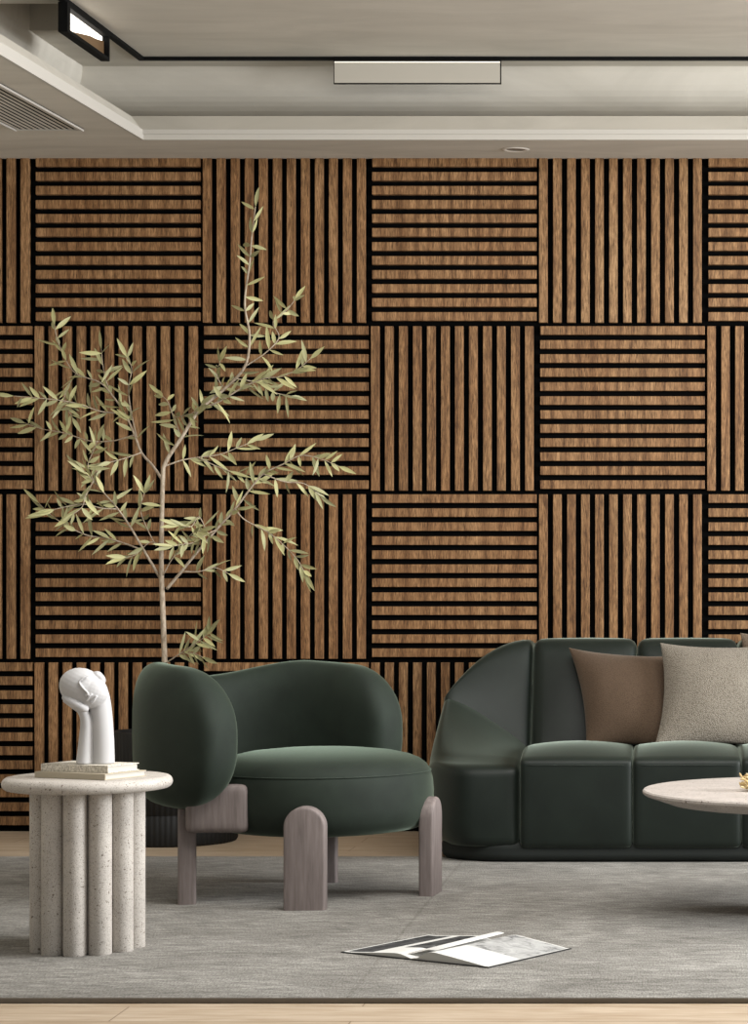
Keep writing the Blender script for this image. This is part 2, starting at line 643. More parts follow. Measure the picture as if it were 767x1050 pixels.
# recessed downlight in the border by the wall
t = thing('recessed_downlight', 'small round recessed downlight in ceiling border above the slats', 'downlight', cl(-0.526, 6.96, 1.156))
bm = bmesh.new()
for (r_, dz) in ((0.055, 0.0),):
    ring_in = [bm.verts.new(cl(-0.526 + 0.036 * math.cos(a_), 6.96 + 0.036 * math.sin(a_), 1.1552)) for a_ in [2 * math.pi * k / 32 for k in range(32)]]
    ring_md = [bm.verts.new(cl(-0.526 + 0.046 * math.cos(a_), 6.96 + 0.046 * math.sin(a_), 1.151)) for a_ in [2 * math.pi * k / 32 for k in range(32)]]
    ring_out = [bm.verts.new(cl(-0.526 + 0.055 * math.cos(a_), 6.96 + 0.055 * math.sin(a_), 1.1552)) for a_ in [2 * math.pi * k / 32 for k in range(32)]]
    for ra, rb in ((ring_in, ring_md), (ring_md, ring_out)):
        for k in range(32):
            bm.faces.new((ra[k], ra[(k + 1) % 32], rb[(k + 1) % 32], rb[k]))
obj('rim', bm, mat('downlight_rim', (232, 228, 220), 0.4), t, smooth=60)
bm = bmesh.new()
bm.faces.new([bm.verts.new(cl(-0.526 + 0.037 * math.cos(a_), 6.96 + 0.037 * math.sin(a_), 1.1545)) for a_ in [2 * math.pi * k / 32 for k in range(32)]])
obj('lens', bm, mat('downlight_lens', (120, 116, 108), 0.3), t)

# air vent in the left border
gx0, gx1, gd0, gd1 = -2.352, -2.093, 5.0, 6.507
t = thing('air_vent', 'long slotted white air vent set in the left ceiling border', 'vent', cl((gx0 + gx1) / 2, 5.8, 1.155))
bm = bmesh.new()
cbox(bm, gx0, gx1, gd0, gd1, 1.1535, 1.1555)
obj('backing', bm, mat('vent_shadow', (14, 13, 12), 0.95, spec=0.05), t)
bm = bmesh.new()
w = 0.010
cbox(bm, gx1 - w, gx1, gd0, gd1, 1.146, 1.1534)
cbox(bm, gx0, gx0 + w, gd0, gd1, 1.146, 1.1534)
cbox(bm, gx0 + w, gx1 - w, gd1 - w, gd1, 1.149, 1.1534)
cbox(bm, gx0 + w, gx1 - w, gd0, gd0 + w, 1.149, 1.1534)
obj('frame', bm, M_PAINT, t)
bm = bmesh.new()
NS = 11
step = (gx1 - gx0 - 2 * w) / NS
for k in range(NS):
    xk = gx0 + w + k * step + step * 0.25
    cbox(bm, xk, xk + step * 0.50, gd0 + w, gd1 - w, 1.1522, 1.1532)
obj('slat', bm, M_PLASTER, t)

# ------------------------------------------------------------------ rug
bm = bmesh.new()
ry0, ry1 = 3.797 - WALL_D, 6.264 - WALL_D
vs = add_box(bm, -2.75, 1.75, ry0, ry1, FLOOR_Z + 0.0005, 0.0, 0.003)
for f in bm.faces:
    if abs(f.normal.z) < 0.5:
        f.material_index = 1
tag(obj('area_rug', bm, [M_RUG, M_RUGEDGE]), 'large grey woven rug lying on the pale oak floor', 'rug')


# ------------------------------------------------------------------ sofa
def sofa():
    t = thing('sofa', 'dark green channelled sofa with a rounded corner against the slatted wall', 'sofa', pos(0.13, 6.5, 0))
    SEAMS = [-0.446, -0.055, 0.322, 0.705]
    yf, yb = 6.06 - WALL_D, 6.72 - WALL_D
    z0, zs = 0.052, 0.392
    for a_, b_ in zip(SEAMS, SEAMS[1:]):
        bm = bmesh.new()

        def seat_def(p, a_=a_, b_=b_):
            # top falls away slightly to the back and rolls over at the front edge
            tz = max(0, (p.z - 0.20) / (zs - 0.20))
            fr = (p.y - yf) / (yb - yf)
            q = p.copy()
            q.z += tz * (-0.028 * max(0, fr - 0.35) - 0.035 * max(0, 0.30 - fr) ** 2 / 0.09)
            q.y += 0.018 * max(0, (0.2 - (p.z)) / 0.2) ** 2 * (1 if fr < 0.3 else 0)
            return q
        soft_box(bm, a_ + 0.001, b_ - 0.001, yf, yb, z0, zs, 0.018, 20, (0.0, 0.003, 0.018), seat_def)
        s = obj('seat', bm, M_LEATHER, t, smooth=180)
        bm = bmesh.new()
        pts = [(a_ + 0.012, yf + 0.02, 0.338), (a_ + 0.03, yf - 0.0005, 0.338)] + [(a_ + (b_ - a_) * k / 8, yf - 0.002 * (1 - (2 * k / 8 - 1) ** 2) + 0.0002, 0.338) for k in range(1, 8)] + [(b_ - 0.03, yf - 0.0005, 0.338), (b_ - 0.012, yf + 0.02, 0.338)]
        add_tube(bm, pts, 0.0016, 6)
        sm = obj('piping', bm, M_LEATHER, s, smooth=180)
    BS = [-0.450, -0.045, 0.350, 0.712]

    def lean(p):
        q = p.copy()
        q.y += 0.20 * max(0, (p.z - 0.33)) / 0.45
        return q
    for a_, b_ in zip(BS, BS[1:]):
        bm = bmesh.new()
        soft_box(bm, a_ + 0.001, b_ - 0.001, 6.64 - WALL_D, 6.90 - WALL_D, 0.30, 0.776, 0.040, 16, (0, 0.022, 0.004), lean)
        obj('back_cushion', bm, M_LEATHER, t, smooth=180)
    for side in (-1, 1):
        # corner back panel, its top edge falling in an arc
        xi, xo = (-0.452, -0.778) if side < 0 else (0.714, 1.040)
        bm = bmesh.new()

        def corner(p, xi=xi, xo=xo):
            r_ = min(1, max(0, (p.x - xi) / (xo - xi)))
            zt = 0.555 + 0.219 * (1 - r_ ** 2.2)
            zb = 0.30 + 0.20 * r_
            q = p.copy()
            q.z = zb + (p.z - 0.30) / 0.476 * (zt - zb)
            q.y += 0.20 * max(0, (q.z - 0.33)) / 0.45
            q.y += -0.10 * r_ ** 2
            return q
        soft_box(bm, min(xi, xo), max(xi, xo), 6.66 - WALL_D, 6.90 - WALL_D, 0.30, 0.776, 0.035, 16, (0, 0.02, 0), corner)
        obj('corner_back', bm, M_LEATHER, t, smooth=180)
        # sloping arm
        bm = bmesh.new()
        ai, ao = (-0.448, -0.790) if side < 0 else (0.707, 1.052)
        ay0, ay1 = 6.08 - WALL_D, 6.92 - WALL_D

        def arm(p, ai=ai, ao=ao, side=side):
            r_ = min(1, max(0, (p.x - ai) / (ao - ai)))          # 0 inside, 1 outside
            fr = min(1, max(0, (p.y - ay0) / (ay1 - ay0)))
            q = p.copy()
            tz = max(0, (p.z - z0) / (0.352 - z0))
            if fr > 0.10:
                g_ = min(1, (fr - 0.10) / 0.62)
                q.z += tz * (0.222 * r_ ** 0.9 * g_ - 0.0 * g_)
            # rounded front outer corner in plan
            k_ = max(0, (r_ - 0.45) / 0.55)
            q.y += 0.20 * k_ ** 2.4 * (1 - fr) ** 2
            # tucks in to the plinth, and draws in a little towards the top
            low_ = max(0, 1 - (p.z - z0) / 0.10)
            q.x -= side * 0.045 * r_ * low_ ** 2
            hi_ = max(0, q.z - 0.36) / 0.2
            q.x -= side * 0.010 * r_ * hi_
            q.z += tz * -0.02 * max(0, 0.14 - fr) / 0.14
            return q
        soft_box(bm, min(ai, ao), max(ai, ao), ay0, ay1, z0, 0.352, 0.032, 20, (0, 0.012, 0.006), arm)
        obj('armrest', bm, M_LEATHER, t, smooth=180)
    bm = bmesh.new()
    soft_box(bm, -0.735, 1.0, 6.085 - WALL_D, 6.96 - WALL_D, 0.001, 0.075, 0.028, 30, (0, 0, 0), lambda p: Vector((p.x, p.y + 0.13 * max(0, (abs(p.x - 0.1325) - 0.62) / 0.25) ** 2.2, p.z)))
    obj('plinth', bm, M_PLINTH, t, smooth=60)
    for x in (-0.6, 0.86):
        bm = bmesh.new()
        add_box(bm, x - 0.03, x + 0.03, 6.80 - WALL_D, 6.86 - WALL_D, FLOOR_Z, 0.02)
        obj('foot', bm, M_PLINTH, t)
    # shell that closes the back
    bm = bmesh.new()
    soft_box(bm, -0.62, 0.88, 6.80 - WALL_D, 6.98 - WALL_D, 0.05, 0.60, 0.03, 8)
    obj('back_shell', bm, M_LEATHER, t, smooth=180)


sofa()


# ------------------------------------------------------------------ cushions
def cushion(name, label, material, corners, thick, pinch=0.07, group='scatter cushions on the sofa', seed=0):
    """corners: four places (bottom-left, bottom-right, top-right, top-left) of the seam"""
    bl, br_, tr, tl = [Vector(c) for c in corners]
    nrm = (br_ - bl).cross(tl - bl).normalized()
    N = 26
    b = bmesh.new()
    cen = (bl + br_ + tr + tl) / 4

    def P_(u, v, s):
        uu = u * (1 - pinch * (1 - v * v) * abs(u))
        vv = v * (1 - pinch * (1 - u * u) * abs(v))
        a1, b1 = (uu + 1) / 2, (vv + 1) / 2
        p = (bl * (1 - a1) + br_ * a1) * (1 - b1) + (tl * (1 - a1) + tr * a1) * b1
        h = (max(0, 1 - u * u) ** 0.62) * (max(0, 1 - v * v) ** 0.62)
        wr = noise.noise(Vector((u * 2.2 + seed, v * 2.2, s))) * 0.10
        # small creases that run out of the corners
        cr = 0.05 * math.sin(9 * math.atan2(v - 1.05, u + 1.05)) * (u * u * v * v)
        return p + nrm * (s * thick / 2 * (h * (1 + wr) + (cr if h > 0 else 0) * h ** 0.4))
    gr = {}
    for s in (1, -1):
        for i in range(N + 1):
            for j in range(N + 1):
                u = math.sin((i / N * 2 - 1) * math.pi / 2)
                v = math.sin((j / N * 2 - 1) * math.pi / 2)
                edge = i in (0, N) or j in (0, N)
                key = (0 if edge else s, i, j)
                if key not in gr:
                    gr[key] = b.verts.new(P_(u, v, s) - cen)
    for s in (1, -1):
        for i in range(N):
            for j in range(N):
                f = [gr[(0 if (a_ in (0, N) or c_ in (0, N)) else s, a_, c_)] for a_, c_ in ((i, j), (i + 1, j), (i + 1, j + 1), (i, j + 1))]
                b.faces.new(f if s > 0 else f[::-1])
    o = obj(name, b, material, smooth=180)
    o.location = cen
    return tag(o, label, 'cushion', group)


cushion('scatter_cushion', 'plain taupe brown velvet cushion leaning on the sofa back', M_BROWN,
        [pt(601, 765, 6.52), pt(705, 771, 6.47), pt(697, 672, 6.70), pt(583, 664, 6.76)], 0.17, 0.10, seed=1)
cushion('scatter_cushion', 'nubbly oatmeal cushion in front of the brown velvet one', M_BOUCLE,
        [pt(671, 765, 6.37), pt(806, 769, 6.40), pt(799, 660, 6.62), pt(677, 659, 6.60)], 0.17, 0.105, seed=5)
cushion('scatter_cushion', 'dark taupe cushion peeping out behind the oatmeal one', M_TAUPE,
        [pt(765, 764, 6.53), pt(880, 768, 6.54), pt(876, 652, 6.74), pt(759, 649, 6.74)], 0.15, 0.07, seed=9)


# ------------------------------------------------------------------ armchair
def armchair():
    K = Vector((-1.165, 5.415 - WALL_D, 0))           # centre of the wrap-round back
    S = Vector((-1.005, 5.402 - WALL_D, 0))           # centre of the seat
    fa = R(-37)
    Fv = Vector((math.cos(fa), math.sin(fa), 0))
    Sv = Vector((-math.sin(fa), math.cos(fa), 0))
    t = thing('armchair', 'forest green velvet armchair with round seat and wrap-round back on grey wooden legs', 'armchair', Vector((S.x, S.y, 0)))
    # seat: a thick round cushion
    bm = bmesh.new()
    prof = [(0, 0.196), (0.15, 0.194), (0.26, 0.194), (0.300, 0.200), (0.322, 0.214), (0.336, 0.238), (0.341, 0.27), (0.342, 0.31), (0.339, 0.345), (0.332, 0.372), (0.320, 0.391), (0.300, 0.407), (0.27, 0.419), (0.22, 0.430), (0.14, 0.438), (0.06, 0.441), (0, 0.4415)]
    add_lathe(bm, prof, S.x, S.y, 72)
    seat = obj('seat', bm, M_VELVET, t, smooth=180)
    bm = bmesh.new()
    add_tube(bm, [(S.x + 0.3325 * math.cos(2 * math.pi * k / 72), S.y + 0.3325 * math.sin(2 * math.pi * k / 72), 0.3715) for k in range(73)], 0.0022, 6, cap=False)
    obj('piping', bm, M_VELVET, seat, smooth=180)
    # back: a padded wall swept round the rear and ending in two big rounded arms
    rc, arm_l = 0.335, 0.195
    half = math.pi * rc / 2
    total = half + arm_l
    NT_, NC = 96, 40
    bm = bmesh.new()
    rings = []
    for i in range(NT_ + 1):
        e = -1 + 2 * i / NT_
        e = math.copysign(1 - (1 - abs(e)) ** 1.5, e) if abs(e) < 1 else e
        s = e * total
        sg = 1 if s > 0 else -1
        if abs(s) <= half:
            an = s / rc                                   # 0 at the rear
            c = K - Fv * (rc * math.cos(an)) + Sv * (rc * math.sin(an))
            nrm = (-Fv * math.cos(an) + Sv * math.sin(an))
        else:
            c = K + Sv * (sg * rc) + Fv * (abs(s) - half)
            nrm = Sv * sg
        q = abs(s) / total
        zt = 0.658 + 0.048 * math.sin(min(1, q / 0.5) * math.pi / 2) ** 2 - 0.022 * max(0, q - 0.5) / 0.5
        zb = 0.300 - 0.030 * q
        zc, b_ = (zt + zb) / 2, (zt - zb) / 2
        a_ = 0.070 + 0.014 * q
        # the ends are rounded off, seen from the side
        re = 0.205
        over = max(0.0, abs(s) - (total - re)) / re
        k_ = max(0.0, 1 - over ** 2.3) ** (1 / 2.3)
        ka = max(0.0, 1 - over ** 3.4) ** (1 / 3.4)
        ring = []
        for j in range(NC):
            th = 2 * math.pi * j / NC
            co, si = math.cos(th), math.sin(th)
            ex = 2 / 3.2
            pu = math.copysign(abs(co) ** (2 / 2.4), co) * a_ * ka
            pz = math.copysign(abs(si) ** ex, si) * b_ * (0.28 * k_ + 0.72 * k_)
            ring.append(bm.verts.new(c + nrm * pu + Vector((0, 0, zc + pz))))
        rings.append(ring)
    for r0, r1 in zip(rings, rings[1:]):
        for j in range(NC):
            bm.faces.new((r0[j], r0[(j + 1) % NC], r1[(j + 1) % NC], r1[j]))
    bmesh.ops.remove_doubles(bm, verts=bm.verts[:], dist=1e-5)
    obj('backrest', bm, M_VELVET, t, smooth=180)

    def leg(x, d, az, h, w=0.12, th=0.052):
        b = bmesh.new()
        n = Vector((math.cos(R(az)), math.sin(R(az)), 0))
        s = Vector((-n.y, n.x, 0))
        r_ = w / 2
        poly = [(-r_, 0.0), (r_, 0.0)] + [(r_ * math.cos(a_), h - r_ + r_ * math.sin(a_)) for a_ in [math.pi * k / 24 for k in range(25)]]
        add_prism(b, poly, s, (0, 0, 1), pos(x, d, 0.0) - n * (th / 2), n * th)
        bmesh.ops.recalc_face_normals(b, faces=b.faces[:])
        b.verts.ensure_lookup_table()
        caps = [f for f in b.faces if len(f.verts) > 8]
        es = list({e for f in caps for e in f.edges if min(v.co.z for v in e.verts) > 0.001 or abs(e.verts[0].co.z - e.verts[1].co.z) > 0.01})
        bmesh.ops.bevel(b, geom=es, offset=0.009, segments=4, affect='EDGES', profile=0.5)
        obj('leg', b, M_ASH, t, smooth=35)
    leg(-0.984, 5.035, -88, 0.296)
    leg(-0.664, 5.345, -7, 0.296, 0.12, 0.046)
    leg(-1.360, 5.175, 194, 0.300, 0.115)
    leg(-1.030, 5.60, 92, 0.23, 0.075, 0.045)
    for x0, x1, d0_, d1_ in ((-1.345, -1.165, 5.085, 5.145), (-0.98, -0.80, 5.60, 5.66)):
        b = bmesh.new()
        soft_box(b, x0, x1, d0_ - WALL_D, d1_ - WALL_D, 0.212, 0.352, 0.018, 10)
        obj('side_rail', b, M_ASH, t, smooth=60)


armchair()


# ------------------------------------------------------------------ side table, books, sculpture
TX, TD = -1.411, 4.42
t = thing('side_table', 'round speckled travertine side table on a cluster of fluted columns', 'side table', pos(TX, TD, 0))
bm = bmesh.new()
zt, zb, rt = 0.431, 0.399, 0.2062
prof = [(0, zb), (rt - 0.016, zb)]
for k in range(9):
    a_ = -math.pi / 2 + math.pi * k / 8
    prof.append((rt - 0.016 + 0.016 * math.cos(a_), (zt + zb) / 2 + (zt - zb) / 2 * math.sin(a_)))
prof += [(0, zt)]
add_lathe(bm, prof, TX, TD - WALL_D, 96)
obj('table_top', bm, M_TRAV, t, smooth=50)
for k in range(12):
    a_ = R(-88 + 30 * k)
    bm = bmesh.new()
    cx_, cy_ = TX + 0.1140 * math.cos(a_), TD - WALL_D + 0.1140 * math.sin(a_)
    add_lathe(bm, [(0, 0), (0.0272, 0), (0.0282, 0.002), (0.0282, zb), (0, zb)], cx_, cy_, 28)
    obj('column', bm, M_TRAV, t, smooth=50)
bm = bmesh.new()
add_lathe(bm, [(0, 0.002), (0.104, 0.002), (0.104, zb), (0, zb)], TX, TD - WALL_D, 40)
obj('core', bm, M_TRAV, t, smooth=50)


def closed_book(label, near, al, l1, l2, z, h, cover):
    """near: corner towards the camera; l1 runs to the left along the spine, l2 runs to the right"""
    a_ = Vector((-math.cos(R(al)), math.sin(R(al)), 0))
    b_ = Vector((math.sin(R(al)), math.cos(R(al)), 0))
    o_ = Vector((near[0], near[1] - WALL_D, z))
    tt = thing('book', label, 'book', o_ + a_ * l1 / 2 + b_ * l2 / 2, 'books stacked on the side table')

    def slab(b, u0, u1, v0, v1, z0, z1):
        add_prism(b, [(u0, v0), (u1, v0), (u1, v1), (u0, v1)], a_, b_, o_ + Vector((0, 0, z0)), (0, 0, z1 - z0))
    b = bmesh.new()
    slab(b, 0, l1, 0, l2, 0, 0.0022)
    slab(b, 0, l1, 0, l2, h - 0.0022, h)
    slab(b, 0, l1, 0, 0.003, 0.0022, h - 0.0022)
    obj('cover', b, cover, tt)
    b = bmesh.new()
    slab(b, 0.0025, l1 - 0.003, 0.003, l2 - 0.004, 0.0022, h - 0.0022)
    obj('page_block', b, M_PAGES, tt)
    return tt


closed_book('sand coloured book directly on the travertine table top', (-1.322, 4.270), 24, 0.222, 0.150, zt + 0.0005, 0.0150, M_COVER2)
closed_book('grey linen book on top of the sand coloured book', (-1.322, 4.292), 22, 0.205, 0.118, zt + 0.016, 0.0185, M_COVER1)


def sculpture():
    zb_ = zt + 0.035
    D_ = 4.37

    def sp(px, py, dd=0.0):
        return pt(px + 1.4, py, D_ + dd)
    b = bmesh.new()
    # neck: rises and bends over to the left
    yb_ = 655 + (CAM_H - zb_) * F / D_
    neck = smooth_path([sp(104.5, yb_), sp(104, 760), sp(102.5, 735), sp(99.5, 714), sp(93, 703), sp(87, 702)], 6)
    rr = [0.0275 - 0.002 * k / len(neck) for k in range(len(neck))]
    add_tube(b, neck, rr, 40)
    # head, lying over on its side
    def ellip(c, ax, rad, seg=28):
        r_ = bmesh.ops.create_uvsphere(b, u_segments=seg, v_segments=seg // 2, radius=1.0)
        ax = ax.normalized()
        y_ = Vector((0, 1, 0))
        z_ = ax.cross(y_).normalized()
        for v in r_['verts']:
            p = v.co
            v.co = c + ax * p.x * rad[0] + y_ * p.y * rad[1] + z_ * p.z * rad[2]
    ax = Vector((1, 0, -0.45))
    ellip(sp(82.5, 705.0, -0.010), ax, (0.056, 0.046, 0.048))
    ellip(sp(90.5, 709.5, -0.014), ax, (0.046, 0.038, 0.041))
    # ear at the upper right
    ellip(sp(101.5, 695.5, -0.008), Vector((0.8, 0, -1)), (0.0165, 0.012, 0.0105))
    ellip(sp(98.5, 692.5, -0.008), Vector((1, 0, -0.3)), (0.013, 0.014, 0.0105))
    # forearm and the hand cupping the cheek
    arm = smooth_path([sp(85, yb_, -0.016), sp(86.5, 760, -0.016), sp(87, 740, -0.018), sp(82.5, 728, -0.024), sp(75, 722, -0.028), sp(66.5, 715.5, -0.028)], 6)
    ra = [0.0200 - 0.0075 * min(1, k / (0.5 * len(arm))) for k in range(len(arm))]
    add_tube(b, arm, ra, 32)
    hand = smooth_path([sp(64.5, 714.0, -0.034), sp(70, 718.5, -0.042), sp(77, 722.5, -0.046), sp(84, 726.0, -0.044), sp(88, 727.5, -0.034)], 6)
    add_tube(b, hand, [0.0070 + 0.0035 * math.sin(math.pi * (0.15 + 0.85 * k / (len(hand) - 1))) for k in range(len(hand))], 12)
    # brow, nose and mouth stand proud of the face

    def ridge(pts, rad):
        add_tube(b, smooth_path(pts, 6), rad, 8)
    fd = -0.054
    ridge([sp(89, 692.5, fd + 0.009), sp(84, 694.6, fd + 0.000), sp(80.4, 697.6, fd - 0.003), sp(80.0, 700.6, fd - 0.003), sp(83.5, 705.6, fd - 0.003), sp(88.6, 711.2, fd - 0.001), sp(85.4, 713.8, fd + 0.001)], 0.0026)
    ridge([sp(92.8, 711.8, fd + 0.004), sp(90, 714.8, fd + 0.001), sp(87.0, 718.8, fd + 0.003)], 0.0026)
    ridge([sp(97.5, 713.5, fd + 0.010), sp(95.0, 718.0, fd + 0.008), sp(91.5, 721.5, fd + 0.009)], 0.0030)
    o = obj('sculpture', b, M_GYPSUM, smooth=180)
    cut_ = o.modifiers.new('fuse', 'REMESH')
    cut_.mode = 'VOXEL'
    cut_.voxel_size = 0.0013
    cut_.use_smooth_shade = True
    sm = o.modifiers.new('soften', 'SMOOTH')
    sm.factor = 0.5
    sm.iterations = 5
    tag(o, 'white abstract sculpture of a tilted head leaning on a hand on the books', 'sculpture')
    return o


SCULPT = sculpture()

# ------------------------------------------------------------------ coffee table and dried flowers
QX, QD, QR = 0.438, 4.99, 0.455
t = thing('coffee_table', 'round pitted travertine coffee table with slanted rim before the sofa', 'coffee table', pos(QX, QD, 0))
bm = bmesh.new()
zt2 = 0.349
add_lathe(bm, [(0, zt2 - 0.040), (QR - 0.085, zt2 - 0.040), (QR - 0.075, zt2 - 0.0385), (QR - 0.004, zt2 - 0.014), (QR, zt2 - 0.010), (QR, zt2 - 0.004), (QR - 0.004, zt2), (0, zt2)], QX, QD - WALL_D, 120)
obj('table_top', bm, M_TRAV2, t, smooth=25)
bm = bmesh.new()
add_lathe(bm, [(0, 0.0), (0.125, 0.0), (0.128, 0.01), (0.10, 0.12), (0.095, 0.2), (0.125, zt2 - 0.040), (0, zt2 - 0.040)], QX + 0.03, QD - WALL_D, 48)
obj('pedestal', bm, M_TRAV2, t, smooth=40)

# a bunch of dried grasses lying on the table
t = thing('dried_flower_bunch', 'golden dried flower bunch lying on the travertine coffee table', 'dried flowers', pos(0.36, 4.93, zt2))
bm = bmesh.new()
rng = random.Random(3)
for k in range(120):
    base = pos(0.45, 4.93, zt2 + 0.03)
    x = 0.262 + rng.random() ** 1.4 * 0.12
    c = pos(x, 4.93 + rng.uniform(-0.045, 0.045), zt2 + 0.007 + rng.random() * (0.035 + 0.28 * (x - 0.262)))
    dv = ((c - base).normalized() + Vector((rng.uniform(-.5, .5), rng.uniform(-.9, .9), rng.uniform(-.3, 1.1)))).normalized()
    r_ = bmesh.ops.create_icosphere(bm, subdivisions=1, radius=1.0)
    up = Vector((0, 0, 1))
    sd = dv.cross(up).normalized()
    uu = sd.cross(dv)
    L, Wd = rng.uniform(0.007, 0.013), rng.uniform(0.0028, 0.0046)
    for v in r_['verts']:
        p = v.co
        q = c + dv * p.x * L + sd * p.y * Wd + uu * p.z * Wd
        q.z = max(q.z, zt2 + 0.0012)
        v.co = q
h_ = obj('flower_heads', bm, M_STRAW, t, smooth=180)
bm = bmesh.new()
for k in range(26):
    a_ = pos(0.29 + rng.random() * 0.08, 4.93 + rng.uniform(-0.03, 0.03), zt2 + 0.006 + rng.random() * 0.04)
    b_ = pos(0.62 + rng.random() * 0.04, 4.93 + rng.uniform(-0.02, 0.02), zt2 + 0.003 + rng.random() * 0.012)
    add_tube(bm, [a_, (a_ + b_) / 2 + Vector((0, 0, -0.004)), b_], 0.0012, 5)
for v in bm.verts:
    v.co.z = max(v.co.z, zt2 + 0.001)
obj('stems', bm, M_STRAW, t, smooth=180)


# ------------------------------------------------------------------ open magazine on the rug
def paper_mat(name, kind):
    m = mat(name, (196, 195, 191), 0.75, spec=0.15)
    n = NT(m)
    uv = n.n('ShaderNodeUVMap').outputs['UV']
    sx = n.n('ShaderNodeSeparateXYZ')
    n.l(uv, sx.inputs[0])

    def band(sock, lo_, hi_):
        a1 = n.n('ShaderNodeMath', operation='GREATER_THAN'); n.l(sock, a1.inputs[0]); a1.inputs[1].default_value = lo_
        a2 = n.n('ShaderNodeMath', operation='LESS_THAN'); n.l(sock, a2.inputs[0]); a2.inputs[1].default_value = hi_
        a3 = n.n('ShaderNodeMath', operation='MULTIPLY'); n.l(a1.outputs[0], a3.inputs[0]); n.l(a2.outputs[0], a3.inputs[1])
        return a3.outputs[0]

    def both(a1, a2):
        a3 = n.n('ShaderNodeMath', operation='MULTIPLY'); n.l(a1, a3.inputs[0]); n.l(a2, a3.inputs[1])
        return a3.outputs[0]
    nz = n.noise(n.scaled(uv, (1.0, 1.6, 1)), 5.0, 6, 0.65, 1.2)
    if kind == 'right':
        pic = n.ramp(nz, [(0.30, (84, 84, 84)), (0.45, (150, 150, 148)), (0.6, (166, 166, 164)), (0.75, (186, 186, 183))])
        mask = both(band(sx.outputs[0], 0.10, 0.985), band(sx.outputs[1], 0.40, 0.985))
    else:
        pic = n.ramp(nz, [(0.35, (34, 34, 35)), (0.6, (76, 76, 76)), (0.75, (120, 120, 119))])
        dark1 = both(band(sx.outputs[0], 0.62, 0.97), band(sx.outputs[1], 0.03, 0.97))
        dark2 = both(band(sx.outputs[0], 0.16, 0.50), band(sx.outputs[1], 0.30, 0.97))
        mx = n.n('ShaderNodeMath', operation='MAXIMUM'); n.l(dark1, mx.inputs[0]); n.l(dark2, mx.inputs[1])
        mask = mx.outputs[0]
    n.l(n.mixc(mask, lin((198, 197, 193)), pic), n.b.inputs['Base Color'])
    return m


def magazine():
    sp0 = pos(-0.566, 4.238, 0)
    wd = Vector((math.cos(R(-28)), math.sin(R(-28)), 0))
    hd = Vector((math.cos(R(54)), math.sin(R(54)), 0))
    PW, PH = 0.213, 0.306
    t = thing('open_magazine', 'open black and white magazine lying face up on the grey rug', 'magazine', sp0 + hd * PH / 2)

    def surf(u, side, lift):
        # arch of the leaves as they leave the spine
        top = lift * (math.sin(min(1, u / 0.30) * math.pi / 2) * (1 - 0.93 * max(0, (u - 0.18) / 0.82) ** 1.1))
        return max(0.0032, top)
    for side, lift, lk in ((1, 0.026, 'right'), (-1, 0.014, 'left')):
        N = 22
        b = bmesh.new()
        uvl = b.loops.layers.uv.new('UVMap')
        topv, lowv = [], []
        for i in range(N + 1):
            u = i / N
            z = surf(u, side, lift) if u > 0 else 0.005
            row = []
            for v in (0.0, 1.0):
                p = sp0 + wd * (side * u * PW) + hd * (v * PH)
                row.append((b.verts.new(p + Vector((0, 0, z))), b.verts.new(p + Vector((0, 0, 0.0030)))))
            topv.append((u, row))
        for (u0, r0), (u1, r1) in zip(topv, topv[1:]):
            f = b.faces.new((r0[0][0], r1[0][0], r1[1][0], r0[1][0]))
            for lp, uv in zip(f.loops, ((u0, 0), (u1, 0), (u1, 1), (u0, 1))):
                lp[uvl].uv = uv
            for w_ in (0, 1):
                g_ = b.faces.new((r0[w_][1], r1[w_][1], r1[w_][0], r0[w_][0]))
                g_.material_index = 1
            g_ = b.faces.new((r0[0][1], r0[1][1], r1[1][1], r1[0][1]))
            g_.material_index = 1
        u1, r1 = topv[-1]
        g_ = b.faces.new((r1[0][0], r1[0][1], r1[1][1], r1[1][0]))
        g_.material_index = 1
        obj('page_block', b, [paper_mat('printed_page_' + lk, lk), M_PAGES], t, smooth=40)
    # one leaf standing up in mid-turn
    b = bmesh.new()
    N = 16
    rows = []
    for i in range(N + 1):
        u = i / N
        a_ = 0.30 + 0.75 * u
        x_ = -0.030 + 0.055 * u
        z_ = 0.016 + 0.012 * math.sin(u * 2.2)
        k_ = 0.12 * u
        rows.append([b.verts.new(sp0 + wd * x_ + hd * ((0.05 + 0.10 * u) * PH) + Vector((0, 0, z_ * 0.75))),
                     b.verts.new(sp0 + wd * (x_ - 0.004) + hd * (1.0 * PH) + Vector((0, 0, z_)))])
    for r0, r1 in zip(rows, rows[1:]):
        b.faces.new((r0[0], r1[0], r1[1], r0[1]))
    o = obj('turning_page', b, mat('blank_page', (202, 200, 196), 0.75, spec=0.15), t, smooth=180, recalc=False)
    sol = o.modifiers.new('paper', 'SOLIDIFY')
    sol.thickness = 0.0006
    # cover lying flat on the rug
    b = bmesh.new()
    add_prism(b, [(-PW - 0.004, -0.004), (PW + 0.004, -0.004), (PW + 0.004, PH + 0.004), (-PW - 0.004, PH + 0.004)], wd, hd, sp0 + Vector((0, 0, 0.0008)), (0, 0, 0.0020))
    obj('cover', b, mat('magazine_cover', (40, 40, 40), 0.6), t)


magazine()


